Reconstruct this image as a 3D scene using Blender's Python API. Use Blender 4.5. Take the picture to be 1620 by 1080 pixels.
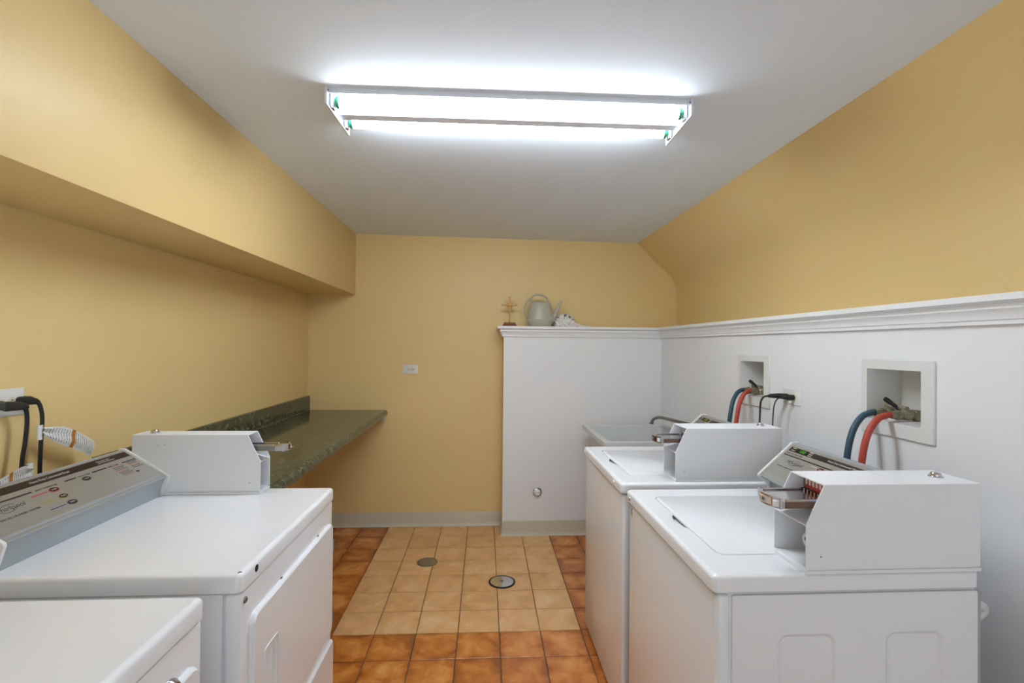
import bpy, bmesh, math, random
from mathutils import Vector, Matrix, noise
random.seed(7)
for o in list(bpy.data.objects): bpy.data.objects.remove(o, do_unlink=True)
SC = bpy.context.scene
COL = SC.collection

# ------------------------------------------------------------------ camera
YAW, PITCH, ROLL, FPX, CAMZ = .0586, .0082, .0087, 774.2, 1.4338
F = Vector((math.sin(YAW)*math.cos(PITCH), math.cos(YAW)*math.cos(PITCH), math.sin(PITCH)))
Rv = Vector((math.cos(YAW), -math.sin(YAW), 0)); Uv = Rv.cross(F)
R2 = Rv*math.cos(ROLL)+Uv*math.sin(ROLL); U2 = Uv*math.cos(ROLL)-Rv*math.sin(ROLL)
cd = bpy.data.cameras.new('camera'); cam = bpy.data.objects.new('camera', cd); COL.objects.link(cam)
cd.sensor_width = 36; cd.sensor_fit = 'HORIZONTAL'; cd.lens = FPX/1620*36; cd.clip_start = .02
m = Matrix((R2, U2, -F)).transposed().to_4x4(); m.translation = (0, 0, CAMZ); cam.matrix_world = m
SC.camera = cam

# ------------------------------------------------------------------ world / exposure
W = bpy.data.worlds.new('world'); SC.world = W; W.use_nodes = True
bg = W.node_tree.nodes['Background']; bg.inputs[0].default_value = (.76, .89, 1.0, 1); bg.inputs[1].default_value = 1.12
TUBE = 36.0
SC.view_settings.view_transform = 'Standard'; SC.view_settings.look = 'None'
SC.view_settings.exposure = 0.56; SC.view_settings.gamma = 1.0; SC.view_settings.use_curve_mapping = False

# ------------------------------------------------------------------ materials
def lin(c):
    return tuple(((v/255)/12.92 if v/255 <= .04045 else ((v/255+.055)/1.055)**2.4) for v in c)+(1,)
def M(name, col, rough=.5, metal=0., var=.04, scale=6., bump=0., bscale=120., coat=0., spec=.5, emit=0.):
    mt = bpy.data.materials.new(name); mt.use_nodes = True; nt = mt.node_tree; N = nt.nodes; L = nt.links
    p = N['Principled BSDF']; c = lin(col)
    p.inputs['Roughness'].default_value = rough; p.inputs['Metallic'].default_value = metal
    p.inputs['Specular IOR Level'].default_value = spec
    if coat: p.inputs['Coat Weight'].default_value = coat; p.inputs['Coat Roughness'].default_value = .08
    tc = N.new('ShaderNodeTexCoord')
    nz = N.new('ShaderNodeTexNoise'); nz.inputs['Scale'].default_value = scale; nz.inputs['Detail'].default_value = 4
    L.new(tc.outputs['Object'], nz.inputs['Vector'])
    mr = N.new('ShaderNodeMapRange'); mr.inputs[1].default_value = .3; mr.inputs[2].default_value = .7
    mr.inputs[3].default_value = 1-var; mr.inputs[4].default_value = 1+var
    L.new(nz.outputs['Fac'], mr.inputs[0])
    hv = N.new('ShaderNodeHueSaturation'); hv.inputs['Color'].default_value = c
    L.new(mr.outputs[0], hv.inputs['Value']); L.new(hv.outputs[0], p.inputs['Base Color'])
    if bump:
        n2 = N.new('ShaderNodeTexNoise'); n2.inputs['Scale'].default_value = bscale; n2.inputs['Detail'].default_value = 3
        L.new(tc.outputs['Object'], n2.inputs['Vector'])
        bp = N.new('ShaderNodeBump'); bp.inputs['Strength'].default_value = bump; bp.inputs['Distance'].default_value = .004
        L.new(n2.outputs['Fac'], bp.inputs['Height']); L.new(bp.outputs[0], p.inputs['Normal'])
    if emit:
        p.inputs['Emission Color'].default_value = c; p.inputs['Emission Strength'].default_value = emit
    return mt
def ramp(N, stops):
    r = N.new('ShaderNodeValToRGB'); e = r.color_ramp.elements
    while len(e) > 1: e.remove(e[-1])
    e[0].position = stops[0][0]; e[0].color = lin(stops[0][1])
    for q, c in stops[1:]:
        k = e.new(q); k.color = lin(c)
    return r
def tile_mat(name, stops, edge, rough):
    mt = bpy.data.materials.new(name); mt.use_nodes = True; nt = mt.node_tree; N = nt.nodes; L = nt.links
    p = N['Principled BSDF']; p.inputs['Roughness'].default_value = rough
    tc = N.new('ShaderNodeTexCoord'); oi = N.new('ShaderNodeObjectInfo')
    mul = N.new('ShaderNodeMath'); mul.operation = 'MULTIPLY'; mul.inputs[1].default_value = 60
    L.new(oi.outputs['Random'], mul.inputs[0])
    nz = N.new('ShaderNodeTexNoise'); nz.noise_dimensions = '4D'; nz.inputs['Scale'].default_value = 9
    nz.inputs['Detail'].default_value = 5; nz.inputs['Roughness'].default_value = .6; nz.inputs['Distortion'].default_value = .6
    L.new(tc.outputs['Object'], nz.inputs['Vector']); L.new(mul.outputs[0], nz.inputs['W'])
    sep = N.new('ShaderNodeSeparateXYZ'); L.new(tc.outputs['Object'], sep.inputs[0])
    ab = []
    for k in (0, 1):
        a = N.new('ShaderNodeMath'); a.operation = 'ABSOLUTE'; L.new(sep.outputs[k], a.inputs[0]); ab.append(a)
    mx = N.new('ShaderNodeMath'); mx.operation = 'MAXIMUM'; L.new(ab[0].outputs[0], mx.inputs[0]); L.new(ab[1].outputs[0], mx.inputs[1])
    mr = N.new('ShaderNodeMapRange'); mr.inputs[1].default_value = .05; mr.inputs[2].default_value = .103
    mr.inputs[3].default_value = 0; mr.inputs[4].default_value = edge; L.new(mx.outputs[0], mr.inputs[0])
    sb = N.new('ShaderNodeMath'); sb.operation = 'SUBTRACT'; L.new(nz.outputs['Fac'], sb.inputs[0]); L.new(mr.outputs[0], sb.inputs[1])
    ad = N.new('ShaderNodeMath'); ad.operation = 'MULTIPLY_ADD'; L.new(oi.outputs['Random'], ad.inputs[0])
    ad.inputs[1].default_value = .12; L.new(sb.outputs[0], ad.inputs[2])
    r = ramp(N, stops); L.new(ad.outputs[0], r.inputs[0]); L.new(r.outputs[0], p.inputs['Base Color'])
    bp = N.new('ShaderNodeBump'); bp.inputs['Strength'].default_value = .25; bp.inputs['Distance'].default_value = .003
    L.new(nz.outputs['Fac'], bp.inputs['Height']); L.new(bp.outputs[0], p.inputs['Normal'])
    return mt
yellow = M('yellow_wall_paint', (231, 201, 140), .45, bump=.06, bscale=160, var=.02, scale=1.5, spec=.45)
white_w = M('white_wall_paint', (240, 240, 240), .5, bump=.05, bscale=150, var=.015, scale=2)
ceil_m = M('ceiling_paint', (235, 244, 255), .75, bump=.08, bscale=90, var=.015, scale=2)
trim_m = M('white_trim_paint', (243, 243, 243), .35, var=.01)
grout = M('grout', (104, 92, 74), .9, var=.15, scale=30, bump=.3)
vinyl = M('vinyl_cove_base', (204, 196, 174), .45, var=.05, scale=4)
enamel = M('white_enamel', (238, 239, 241), .22, var=.008, coat=.3)
enamel_in = M('grey_enamel', (168, 172, 178), .4, var=.02)
meter = M('white_powder_coat', (238, 239, 242), .38, var=.01, bump=.03, bscale=400)
plastic = M('white_plastic', (228, 227, 222), .35, var=.01)
cream = M('ivory_plastic', (226, 217, 186), .35, var=.01)
panel_g = M('silver_console_panel', (158, 155, 145), .28, metal=.3, var=.02)
panel_l = M('grey_console_plastic', (152, 158, 160), .3, var=.02)
brown = M('dark_brown_print', (44, 32, 28), .35, var=.05)
ink = M('dark_ink', (58, 54, 52), .5)
pale = M('pale_print', (205, 200, 190), .5)
redp = M('red_print', (196, 58, 40), .45); yelp = M('yellow_print', (170, 150, 60), .45)
blup = M('blue_print', (60, 78, 120), .45); grnp = M('green_print', (70, 104, 66), .45); orgp = M('orange_print', (196, 104, 52), .45)
led_bg = M('display_window', (22, 30, 20), .15); led = M('green_display_digits', (96, 170, 52), .4, emit=.22)
chrome = M('chrome', (205, 205, 208), .14, metal=1, var=.03)
steel = M('dull_steel', (150, 148, 142), .32, metal=1, var=.08, scale=30)
reflect_tint = M('painted_slide_reflection', (118, 92, 78), .28, metal=.6, var=.08)  # brown reflection on the slide's side, painted in as colour
brass = M('aged_brass', (152, 143, 122), .42, metal=.5, var=.2, scale=60, bump=.2)
black = M('black_rubber', (22, 22, 24), .45, var=.1)
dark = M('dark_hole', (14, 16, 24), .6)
hose_b = M('blue_hose', (50, 82, 98), .5, var=.08, scale=30); hose_r = M('red_hose', (176, 66, 46), .5, var=.08, scale=30)
wood = M('stained_wood', (122, 62, 24), .45, var=.2, scale=50); gold = M('gold_wire', (142, 104, 54), .35, metal=.7, var=.1, scale=40)
can_m = M('grey_green_plastic', (184, 181, 164), .3, var=.04, scale=20)
tub_m = M('white_tub_plastic', (214, 216, 214), .3, var=.02)
bag_m = M('thin_white_plastic', (240, 235, 230), .4, var=.06, scale=40)
green_r = M('green_tube_ring', (40, 140, 100), .4); fix_m = M('fixture_enamel', (226, 230, 238), .35, var=.01)
tube_m = M('lit_fluorescent_tube', (238, 247, 255), .4, var=0, emit=TUBE)
light_t = tile_mat('light_tile', [(.2, (186, 134, 82)), (.45, (216, 164, 106)), (.62, (228, 180, 124)), (.8, (236, 200, 148))], .06, .42)
dark_t = tile_mat('dark_tile', [(.1, (106, 56, 22)), (.32, (154, 86, 34)), (.5, (192, 114, 46)), (.66, (214, 142, 68)), (.85, (226, 172, 106))], .17, .26)

def marble():
    mt = bpy.data.materials.new('green_laminate'); mt.use_nodes = True; nt = mt.node_tree; N = nt.nodes; L = nt.links
    p = N['Principled BSDF']; p.inputs['Roughness'].default_value = .13
    tc = N.new('ShaderNodeTexCoord')
    n1 = N.new('ShaderNodeTexNoise'); n1.inputs['Scale'].default_value = 34; n1.inputs['Detail'].default_value = 8
    n1.inputs['Roughness'].default_value = .7; n1.inputs['Distortion'].default_value = 1.2
    L.new(tc.outputs['Object'], n1.inputs['Vector'])
    r = ramp(N, [(.3, (26, 32, 26)), (.47, (46, 54, 42)), (.55, (72, 82, 62)), (.62, (108, 116, 86)), (.72, (142, 144, 106))])
    L.new(n1.outputs['Fac'], r.inputs[0]); L.new(r.outputs[0], p.inputs['Base Color'])
    return mt
lam = marble()

def tag_paper():
    mt = bpy.data.materials.new('printed_tag'); mt.use_nodes = True; nt = mt.node_tree; N = nt.nodes; L = nt.links
    p = N['Principled BSDF']; p.inputs['Roughness'].default_value = .5
    uv = N.new('ShaderNodeUVMap'); sp = N.new('ShaderNodeSeparateXYZ'); L.new(uv.outputs[0], sp.inputs[0])
    def math_(op, a, b=None, c=None):
        k = N.new('ShaderNodeMath'); k.operation = op
        for i, v in enumerate((a, b, c)):
            if v is None: continue
            if isinstance(v, (int, float)): k.inputs[i].default_value = v
            else: L.new(v, k.inputs[i])
        return k.outputs[0]
    fr = math_('FRACT', math_('MULTIPLY', sp.outputs[0], 22))
    ln = math_('LESS_THAN', fr, .38)
    nz = N.new('ShaderNodeTexNoise'); nz.inputs['Scale'].default_value = 26; L.new(uv.outputs[0], nz.inputs['Vector'])
    ln = math_('MULTIPLY', ln, math_('GREATER_THAN', nz.outputs['Fac'], .45))
    ins = math_('MULTIPLY', math_('GREATER_THAN', sp.outputs[1], .1), math_('LESS_THAN', sp.outputs[1], .9))
    ln = math_('MULTIPLY', math_('MULTIPLY', ln, ins), .75)
    st = math_('MULTIPLY', math_('GREATER_THAN', sp.outputs[0], .46), math_('LESS_THAN', sp.outputs[0], .535))
    m1 = N.new('ShaderNodeMix'); m1.data_type = 'RGBA'; m1.inputs[6].default_value = lin((222, 220, 216)); m1.inputs[7].default_value = lin((90, 90, 96))
    L.new(ln, m1.inputs[0])
    m2 = N.new('ShaderNodeMix'); m2.data_type = 'RGBA'; m2.inputs[7].default_value = lin((176, 112, 40))
    L.new(st, m2.inputs[0]); L.new(m1.outputs[2], m2.inputs[6]); L.new(m2.outputs[2], p.inputs['Base Color'])
    return mt
paper = tag_paper()

# ------------------------------------------------------------------ mesh helpers
def rr(x0, x1, y0, y1, r, n=5):
    if x0 > x1: x0, x1 = x1, x0
    if y0 > y1: y0, y1 = y1, y0
    r = max(r, .0005); pts = []
    for cx, cy, a0 in ((x1-r, y1-r, 0), (x0+r, y1-r, 90), (x0+r, y0+r, 180), (x1-r, y0+r, 270)):
        for k in range(n+1):
            a = math.radians(a0+90*k/n); pts.append((cx+r*math.cos(a), cy+r*math.sin(a)))
    return pts
def smooth_path(P, n=6):
    P = [Vector(p) for p in P]; out = []
    for i in range(len(P)-1):
        p0 = P[max(i-1, 0)]; p1 = P[i]; p2 = P[i+1]; p3 = P[min(i+2, len(P)-1)]
        for k in range(n):
            t = k/n
            out.append(.5*((2*p1)+(-p0+p2)*t+(2*p0-5*p1+4*p2-p3)*t*t+(-p0+3*p1-3*p2+p3)*t**3))
    out.append(P[-1]); return out
class B:
    def __init__(s): s.bm = bmesh.new()
    def box(s, x0, x1, y0, y1, z0, z1, bev=0., seg=2):
        r = bmesh.ops.create_cube(s.bm, size=1)
        for v in r['verts']:
            v.co = Vector(((x0+x1)/2+v.co.x*abs(x1-x0), (y0+y1)/2+v.co.y*abs(y1-y0), (z0+z1)/2+v.co.z*abs(z1-z0)))
        if bev:
            es = list({e for v in r['verts'] for e in v.link_edges})
            bmesh.ops.bevel(s.bm, geom=es, offset=bev, segments=seg, affect='EDGES', profile=.5)
        return s
    def loft(s, loops, cap0=True, cap1=True, closed=True):
        V = [[s.bm.verts.new(p) for p in lp] for lp in loops]; n = len(V[0])
        for a, b in zip(V, V[1:]):
            for i in range(n if closed else n-1):
                j = (i+1) % n
                try: s.bm.faces.new((a[i], a[j], b[j], b[i]))
                except ValueError: pass
        if cap0: s.bm.faces.new(V[0])
        if cap1: s.bm.faces.new(V[-1])
        return V
    def relief(s, outer, holes, T, cap0=False):
        """outer: [(pts,w)..] base->face, holes: list of [(pts,w)..] face->floor; T(u,v,w)->3D"""
        V = s.loft([[T(u, v, w) for u, v in p] for p, w in outer], cap0, False)
        edges = []
        def ring(vs):
            for i in range(len(vs)):
                e = s.bm.edges.get((vs[i], vs[(i+1) % len(vs)])) or s.bm.edges.new((vs[i], vs[(i+1) % len(vs)]))
                edges.append(e)
        ring(V[-1])
        for h in holes:
            if len(h) > 1: H = s.loft([[T(u, v, w) for u, v in p] for p, w in h], False, h[-1][1] is not None and not (len(h) > 2 and h[-1] is h[-2]))
            else: H = [[s.bm.verts.new(T(u, v, h[0][1])) for u, v in h[0][0]]]
            ring(H[0])
        s.sharp = getattr(s, 'sharp', [])+edges
        if holes: bmesh.ops.triangle_fill(s.bm, use_beauty=True, use_dissolve=False, edges=edges)
        else: s.bm.faces.new(V[-1])
        return s
    def prism(s, pts, vec, bev=0., seg=2):
        vs = [s.bm.verts.new(p) for p in pts]; f = s.bm.faces.new(vs)
        r = bmesh.ops.extrude_face_region(s.bm, geom=[f]); nv = [g for g in r['geom'] if isinstance(g, bmesh.types.BMVert)]
        for v in nv: v.co += Vector(vec)
        if bev:
            es = list({e for v in vs+nv for e in v.link_edges})
            bmesh.ops.bevel(s.bm, geom=es, offset=bev, segments=seg, affect='EDGES', profile=.5)
        return s
    def lathe(s, prof, o, ax=(0, 0, 1), n=20, sx=1., sy=1.):
        ax = Vector(ax).normalized(); t = ax.orthogonal().normalized() if abs(ax.z) < .9 else Vector((1, 0, 0)); b = ax.cross(t)
        o = Vector(o)
        return s.loft([[o+ax*h+t*(max(r, 1e-4)*sx*math.cos(2*math.pi*k/n))+b*(max(r, 1e-4)*sy*math.sin(2*math.pi*k/n)) for k in range(n)] for r, h in prof])
    def cyl(s, p0, p1, r, n=16, r1=None):
        p0 = Vector(p0); p1 = Vector(p1); return s.lathe([(r, 0), (r if r1 is None else r1, (p1-p0).length)], p0, p1-p0, n)
    def tube(s, pts, r, n=10, flat=1., ref=(0, 1, 0), radii=None):
        pts = [Vector(p) for p in pts]; loops = []; ref = Vector(ref)
        for i, p in enumerate(pts):
            t = (pts[min(i+1, len(pts)-1)]-pts[max(i-1, 0)]).normalized()
            a = (ref-t*ref.dot(t)); a = a.normalized() if a.length > .05 else t.orthogonal().normalized(); b = t.cross(a)
            q = radii[i] if radii else r
            loops.append([p+a*(q*math.cos(2*math.pi*k/n))+b*(q*flat*math.sin(2*math.pi*k/n)) for k in range(n)])
        s.loft(loops); return s
def root_of(o):
    while o.parent: o = o.parent
    return o
def finish(name, b, mat, parent=None, local=False, ang=35, origin=None):
    bm = b.bm if isinstance(b, B) else b
    bmesh.ops.recalc_face_normals(bm, faces=bm.faces[:])
    me = bpy.data.meshes.new(name)
    loc = Vector((0, 0, 0))
    if not local:
        if parent: sh = root_of(parent).location
        else:
            if origin is None:
                xs = [v.co for v in bm.verts]
                origin = Vector(((min(c.x for c in xs)+max(c.x for c in xs))/2, (min(c.y for c in xs)+max(c.y for c in xs))/2, min(c.z for c in xs)))
            sh = Vector(origin); loc = sh
        bmesh.ops.translate(bm, verts=bm.verts[:], vec=-Vector(sh))
    lim = math.radians(ang)
    for f in bm.faces: f.smooth = True
    for e in bm.edges:
        if len(e.link_faces) == 2: e.smooth = e.calc_face_angle(0) < lim
    for e in getattr(b, 'sharp', []):
        if e.is_valid: e.smooth = False
    bm.to_mesh(me); bm.free(); me.materials.append(mat)
    o = bpy.data.objects.new(name, me); COL.objects.link(o); o.location = loc
    if parent: o.parent = parent
    return o
def tagit(o, label, cat=None, group=None, kind=None):
    o['label'] = label
    if cat: o['category'] = cat
    if group: o['group'] = group
    if kind: o['kind'] = kind
    return o
def thing(name, label, cat, loc, group=None):
    o = bpy.data.objects.new(name, None); o.empty_display_size = .1; COL.objects.link(o); o.location = loc
    return tagit(o, label, cat, group)
def struct(name, b, mat, label, cat, **k): return tagit(finish(name, b, mat, **k), label, cat, kind='structure')
def text_mesh(body, size, shear=0., align='LEFT', extr=.0002):
    cu = bpy.data.curves.new('t', 'FONT'); cu.body = body; cu.size = size; cu.shear = shear; cu.align_x = align; cu.align_y = 'CENTER'; cu.extrude = extr; cu.resolution_u = 3
    o = bpy.data.objects.new('t', cu); COL.objects.link(o); bpy.context.view_layer.update()
    me = bpy.data.meshes.new_from_object(o.evaluated_get(bpy.context.evaluated_depsgraph_get()))
    bpy.data.objects.remove(o, do_unlink=True); bpy.data.curves.remove(cu); return me
def lettering(body, size, mat, parent, O, u, v, shear=0., align='LEFT', name='lettering', sx=1.):
    me = text_mesh(body, size, shear, align); me.name = name
    u = Vector(u).normalized(); v = Vector(v).normalized(); n = u.cross(v)
    mm = Matrix((u*sx, v, n)).transposed().to_4x4(); mm.translation = Vector(O)-root_of(parent).location
    me.transform(mm); me.materials.clear(); me.materials.append(mat)
    o = bpy.data.objects.new(name, me); COL.objects.link(o); o.parent = parent; return o

# ------------------------------------------------------------------ room shell
YB, YP, XL, XS, XR, XU, YF = 3.9156, 3.696, -1.367, -1.0087, 1.3705, 1.579, -1.3
ZS, XP = 1.822, .155
zc = lambda x: 2.2895-.0110*(x-.12)

b = B(); b.box(XL-.15, XU+.15, YF-.15, YB+.15, -.12, -.006)
floor = struct('floor', b, grout, 'tiled floor of tan tiles with a dark orange border', 'floor', origin=(0, 1.3, -.006))
# tiles: each is a child of the floor
T, TX, TY, TROT = .206, -.7312, 2.4645, -.0034
ct, st = math.cos(TROT), math.sin(TROT)
def tile_mesh(x0, x1, y0, y1):
    b = B(); z0, z1 = -.006, .0015; e = .0016
    b.loft([[(x0, y0, z0), (x1, y0, z0), (x1, y1, z0), (x0, y1, z0)], [(x0, y0, z1-.001), (x1, y0, z1-.001), (x1, y1, z1-.001), (x0, y1, z1-.001)],
            [(x0+e, y0+e, z1), (x1-e, y0+e, z1), (x1-e, y1-e, z1), (x0+e, y1-e, z1)]], False, True)
    return b
h = T/2-.0022
shared = {}
rest = B()
for j in range(-18, 8):
    for i in range(-4, 11):
        cx = TX+T*(ct*(i+.5)-st*(j+.5)); cy = TY+T*(st*(i+.5)+ct*(j+.5))
        xa, xb, ya, yb = -h, h, -h, h
        if cx+xa < XL: xa = XL-cx
        if cx+xb > XR: xb = XR-cx
        ylim = YP if cx > XP else YB
        if cx > XP > cx-h and cy-h >= YP: xb = XP-.004-cx; ylim = YB
        if cy+yb > ylim: yb = ylim-cy
        if cy+ya < YF: ya = YF-cy
        if xb-xa < .02 or yb-ya < .01: continue
        light = 0 <= i < 6 and j >= 0
        if cx > XP > cx-h and cy-h < YP < cy+h:
            p_, q_ = XP-cx, YP-cy; e = .0016
            Lo = lambda k, z: [(-h+k, -h+k, z), (h-k, -h+k, z), (h-k, q_-k, z), (p_-k, q_-k, z), (p_-k, h-k, z), (-h+k, h-k, z)]
            t = B(); t.loft([Lo(0, -.006), Lo(0, .0005), Lo(e, .0015)], False, True); bmesh.ops.recalc_face_normals(t.bm, faces=t.bm.faces[:])
            me = bpy.data.meshes.new('floor_tile'); t.bm.to_mesh(me); t.bm.free(); me.materials.append(light_t)
            o = bpy.data.objects.new('floor_tile', me); COL.objects.link(o); o.parent = floor; o.location = (cx, cy-1.3, .006); o.rotation_euler.z = TROT
            continue
        if j < -8:
            t = tile_mesh(cx+xa, cx+xb, cy+ya, cy+yb); me = bpy.data.meshes.new('x'); t.bm.to_mesh(me); t.bm.free(); rest.bm.from_mesh(me); continue
        key = (round(xa, 4), round(xb, 4), round(ya, 4), round(yb, 4), light)
        if key not in shared:
            t = tile_mesh(xa, xb, ya, yb); bmesh.ops.recalc_face_normals(t.bm, faces=t.bm.faces[:]); me = bpy.data.meshes.new('floor_tile'); t.bm.to_mesh(me); t.bm.free()
            me.materials.append(light_t if light else dark_t); shared[key] = me
        o = bpy.data.objects.new('floor_tile', shared[key]); COL.objects.link(o); o.parent = floor
        o.location = (cx, cy-1.3, .006); o.rotation_euler.z = TROT
r = finish('floor_tile_field', rest, dark_t, floor); r['kind'] = 'stuff'

b = B(); b.loft([[(x, y, zc(x)+dz) for x, y in ((XL-.15, YF-.1), (XU+.15, YF-.1), (XU+.15, YB+.15), (XL-.15, YB+.15))] for dz in (0, .12)])
struct('ceiling', b, ceil_m, 'white painted ceiling above the light fixture', 'ceiling')
b = B(); b.box(XL-.12, XL, YF, YB+.1, 0, 2.34)
struct('wall_left', b, yellow, 'yellow left wall below the boxed soffit', 'wall')
b = B(); b.prism([(XL, YF, ZS), (XS, YF, ZS), (XS, YF, zc(XS)+.02), (XL, YF, zc(XL)+.02)], (0, YB-YF, 0), .003, 2)
struct('wall_left_soffit', b, yellow, 'yellow boxed soffit running along the left wall under the ceiling', 'soffit')
b = B(); b.box(XL-.12, XU+.12, YB, YB+.12, 0, 2.36)
struct('wall_back', b, yellow, 'yellow back wall facing the camera', 'wall')
# upper right wall: upright, then curving inward to the ceiling
prof = [(1.246-.04, 2.277+.041), (1.246, 2.277), (1.32, 2.2), (1.387, 2.132), (1.455, 2.072), (1.517, 2.013), (1.545, 1.978), (1.562, 1.945), (1.572, 1.905), (1.577, 1.85), (1.579, 1.78), (1.579, 1.55), (1.74, 1.55), (1.74, 2.4)]
b = B(); b.loft([[(x, y, z) for x, z in prof] for y in (YF, YB)])
struct('wall_right_upper', b, yellow, 'yellow upper right wall curving inward to meet the ceiling', 'wall', ang=50)
# unseen wall behind the camera; wide open doorway assumed, added to let light in
b = B()
b.box(XL-.12, -1.0, YF-.12, YF, 0, 2.36); b.box(1.15, XU+.15, YF-.12, YF, 0, 2.36); b.box(-1.0, 1.15, YF-.12, YF, 2.12, 2.36)
struct('wall_front', b, yellow, 'unseen yellow wall behind the camera, its open doorway added for light', 'wall')
# white lower walls
b = B(); b.box(XP, XR+.15, YP, YB-.001, 0, 1.556)
wb = struct('wall_back_lower', b, white_w, 'white half wall standing out from the yellow back wall', 'half wall')
b = B(); b.box(XP-.0015, XP, YP+.004, YB-.001, .0, 1.52); finish('side_face', b, yellow, wb)
BOXES = (1.405, 2.262)     # recessed washer outlet boxes, y of the near edge
b = B(); rects = []
zs = [0, 1.186, 1.366, 1.556]; ys = [YF, BOXES[0]+.042, BOXES[0]+.259, BOXES[1]+.042, BOXES[1]+.259, YP+.001]
for iy in range(5):
    for iz in range(3):
        if iz == 1 and iy in (1, 3): continue
        b.bm.faces.new([b.bm.verts.new((XR, y, z)) for y, z in ((ys[iy], zs[iz]), (ys[iy], zs[iz+1]), (ys[iy+1], zs[iz+1]), (ys[iy+1], zs[iz]))])
bmesh.ops.remove_doubles(b.bm, verts=b.bm.verts[:], dist=1e-5)
b.box(XR+.125, XU+.02, YF, YP, 0, 1.556)
struct('wall_right_lower', b, white_w, 'white lower right wall behind the washers', 'wall')
# crown-moulded ledge along both white walls
pf = [(.0, 1.5565), (.05, 1.560), (.05, 1.579)]
pm = [(0., 1.5005), (.012, 1.501), (.0125, 1.5125), (.0165, 1.514), (.0185, 1.523), (.0235, 1.533), (.031, 1.541), (.031, 1.5455), (.0265, 1.547), (.030, 1.553), (.038, 1.5575), (.046, 1.560)]
Lp = lambda o, z: [(XP-o, YP-o, z), (XR-o, YP-o, z), (XR-o, YF, z), (XU+.001, YF, z), (XU+.001, YB-.001, z), (XP-o, YB-.001, z)]
b = B(); b.loft([Lp(o, z) for o, z in [(0, 1.5565)]+[(.046, 1.5602), (.05, 1.5612), (.05, 1.5782), (.0485, 1.579)]])
tr = struct('trim_1', b, trim_m, 'white moulded ledge capping the white half walls', 'ledge', ang=25)
b = B(); b.loft([Lp(o, z) for o, z in pm], False, False); finish('crown_moulding', b, trim_m, tr, ang=25)
# vinyl cove baseboards, one object for each length
def base_piece(name, p0, p1, nrm, label):
    p0 = Vector((*p0, 0)); p1 = Vector((*p1, 0)); n = Vector((*nrm, 0)); d = (p1-p0).normalized()*.0008
    pr = [(0, .0015), (.017, .0015), (.017, .004), (.010, .010), (.0055, .020), (.0035, .034), (.0032, .108), (.0018, .112), (0, .112)]
    b = B(); b.loft([[q+n*o+Vector((0, 0, z)) for o, z in pr] for q in (p0+d, p1-d)])
    struct(name, b, vinyl, label, 'baseboard')
base_piece('baseboard_back', (XL, YB), (-1.089, YB), (0, -1), 'short beige vinyl cove base at the left end of the back wall')
base_piece('baseboard_back', (-1.089, YB), (XP-.0015, YB), (0, -1), 'long beige vinyl cove base along the yellow back wall')
base_piece('baseboard_return', (XP-.0015, YB-.018), (XP-.0015, YP-.003), (-1, 0), 'short cove base on the side of the white half wall')
base_piece('baseboard_half_wall', (XP-.004, YP), (.444, YP), (0, -1), 'beige cove base on the half wall, left of the joint')
base_piece('baseboard_half_wall', (.444, YP), (XR, YP), (0, -1), 'beige cove base on the half wall, right of the joint')
base_piece('baseboard_left', (XL, YF), (XL, YB), (1, 0), 'beige cove base along the left wall under the counter')
base_piece('baseboard_right', (XR, YF), (XR, YP), (-1, 0), 'beige cove base along the right wall behind the washers')

# ------------------------------------------------------------------ fluorescent fixture
fx = thing('fluorescent_light', 'twin-tube fluorescent light fixture mounted on the ceiling', 'light fixture', (.09, 1.772, zc(.09)))
fx.rotation_euler = (0, .011, -.03)
HW, FL = .118, .622
b = B()
cs = [(-HW, 0), (-HW, -.0185), (-HW+.002, -.0185), (-HW+.002, -.005), (-.050, -.005), (-.021, -.046), (.021, -.046), (.050, -.005), (HW-.002, -.005), (HW-.002, -.0185), (HW, -.0185), (HW, 0)]
b.loft([[(x, y, z) for y, z in cs] for x in (-FL, FL)]); finish('housing', b, fix_m, fx, True)
for sgn in (-1, 1):
    b = B(); pl = [(-.125, .0), (-.125, -.058), (.125, -.058), (.125, .0)]
    b.prism([(sgn*FL, y, z) for y, z in pl], (sgn*.0025, 0, 0))
    for a, c in ((0, 1), (1, 2), (2, 3)):
        y0, z0 = pl[a]; y1, z1 = pl[c]
        b.box(sgn*FL, sgn*(FL-.006), min(y0, y1)-(.0012 if y0 == y1 else 0), max(y0, y1)+(.0012 if y0 == y1 else 0), min(z0, z1)-(.0012 if z0 == z1 else 0), max(z0, z1)+(.0012 if z0 == z1 else 0))
    ep = finish('end_plate', b, fix_m, fx, True)
    b = B(); b.box(sgn*(FL-.001), sgn*(FL-.016), -HW-.004, -HW-.001, -.02, -.002); cl = finish('corner_clip', b, fix_m, ep, True)
    b = B(); b.cyl((sgn*(FL-.008), -HW-.0035, -.011), (sgn*(FL-.008), -HW-.006, -.011), .0032, 12); finish('screw', b, steel, ep, True)
    for y in (-.077, .077):
        b = B(); b.box(sgn*(FL-.004), sgn*(FL-.017), y-.012, y+.012, -.054, -.005, .003); lh = finish('lamp_holder', b, plastic, fx, True)
        b = B(); b.box(sgn*(FL-.006), sgn*(FL-.015), y-.0125, y+.0125, -.0552, -.047); finish('contact_clip', b, steel, lh, True)
for y in (-.077, .077):
    b = B(); b.lathe([(.0, -.598), (.014, -.598), (.0185, -.594), (.019, -.588), (.019, .588), (.0185, .594), (.014, .598), (0, .598)], (0, y, -.031), (1, 0, 0), 24)
    tb = finish('fluorescent_tube', b, tube_m, fx, True)
    for sgn in (-1, 1):
        b = B(); b.lathe([(.0192, 0), (.0196, .001), (.0196, .010), (.017, .013)], (sgn*.588, y, -.031), (sgn, 0, 0), 24); finish('green_end_ring', b, green_r, tb, True)
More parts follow.
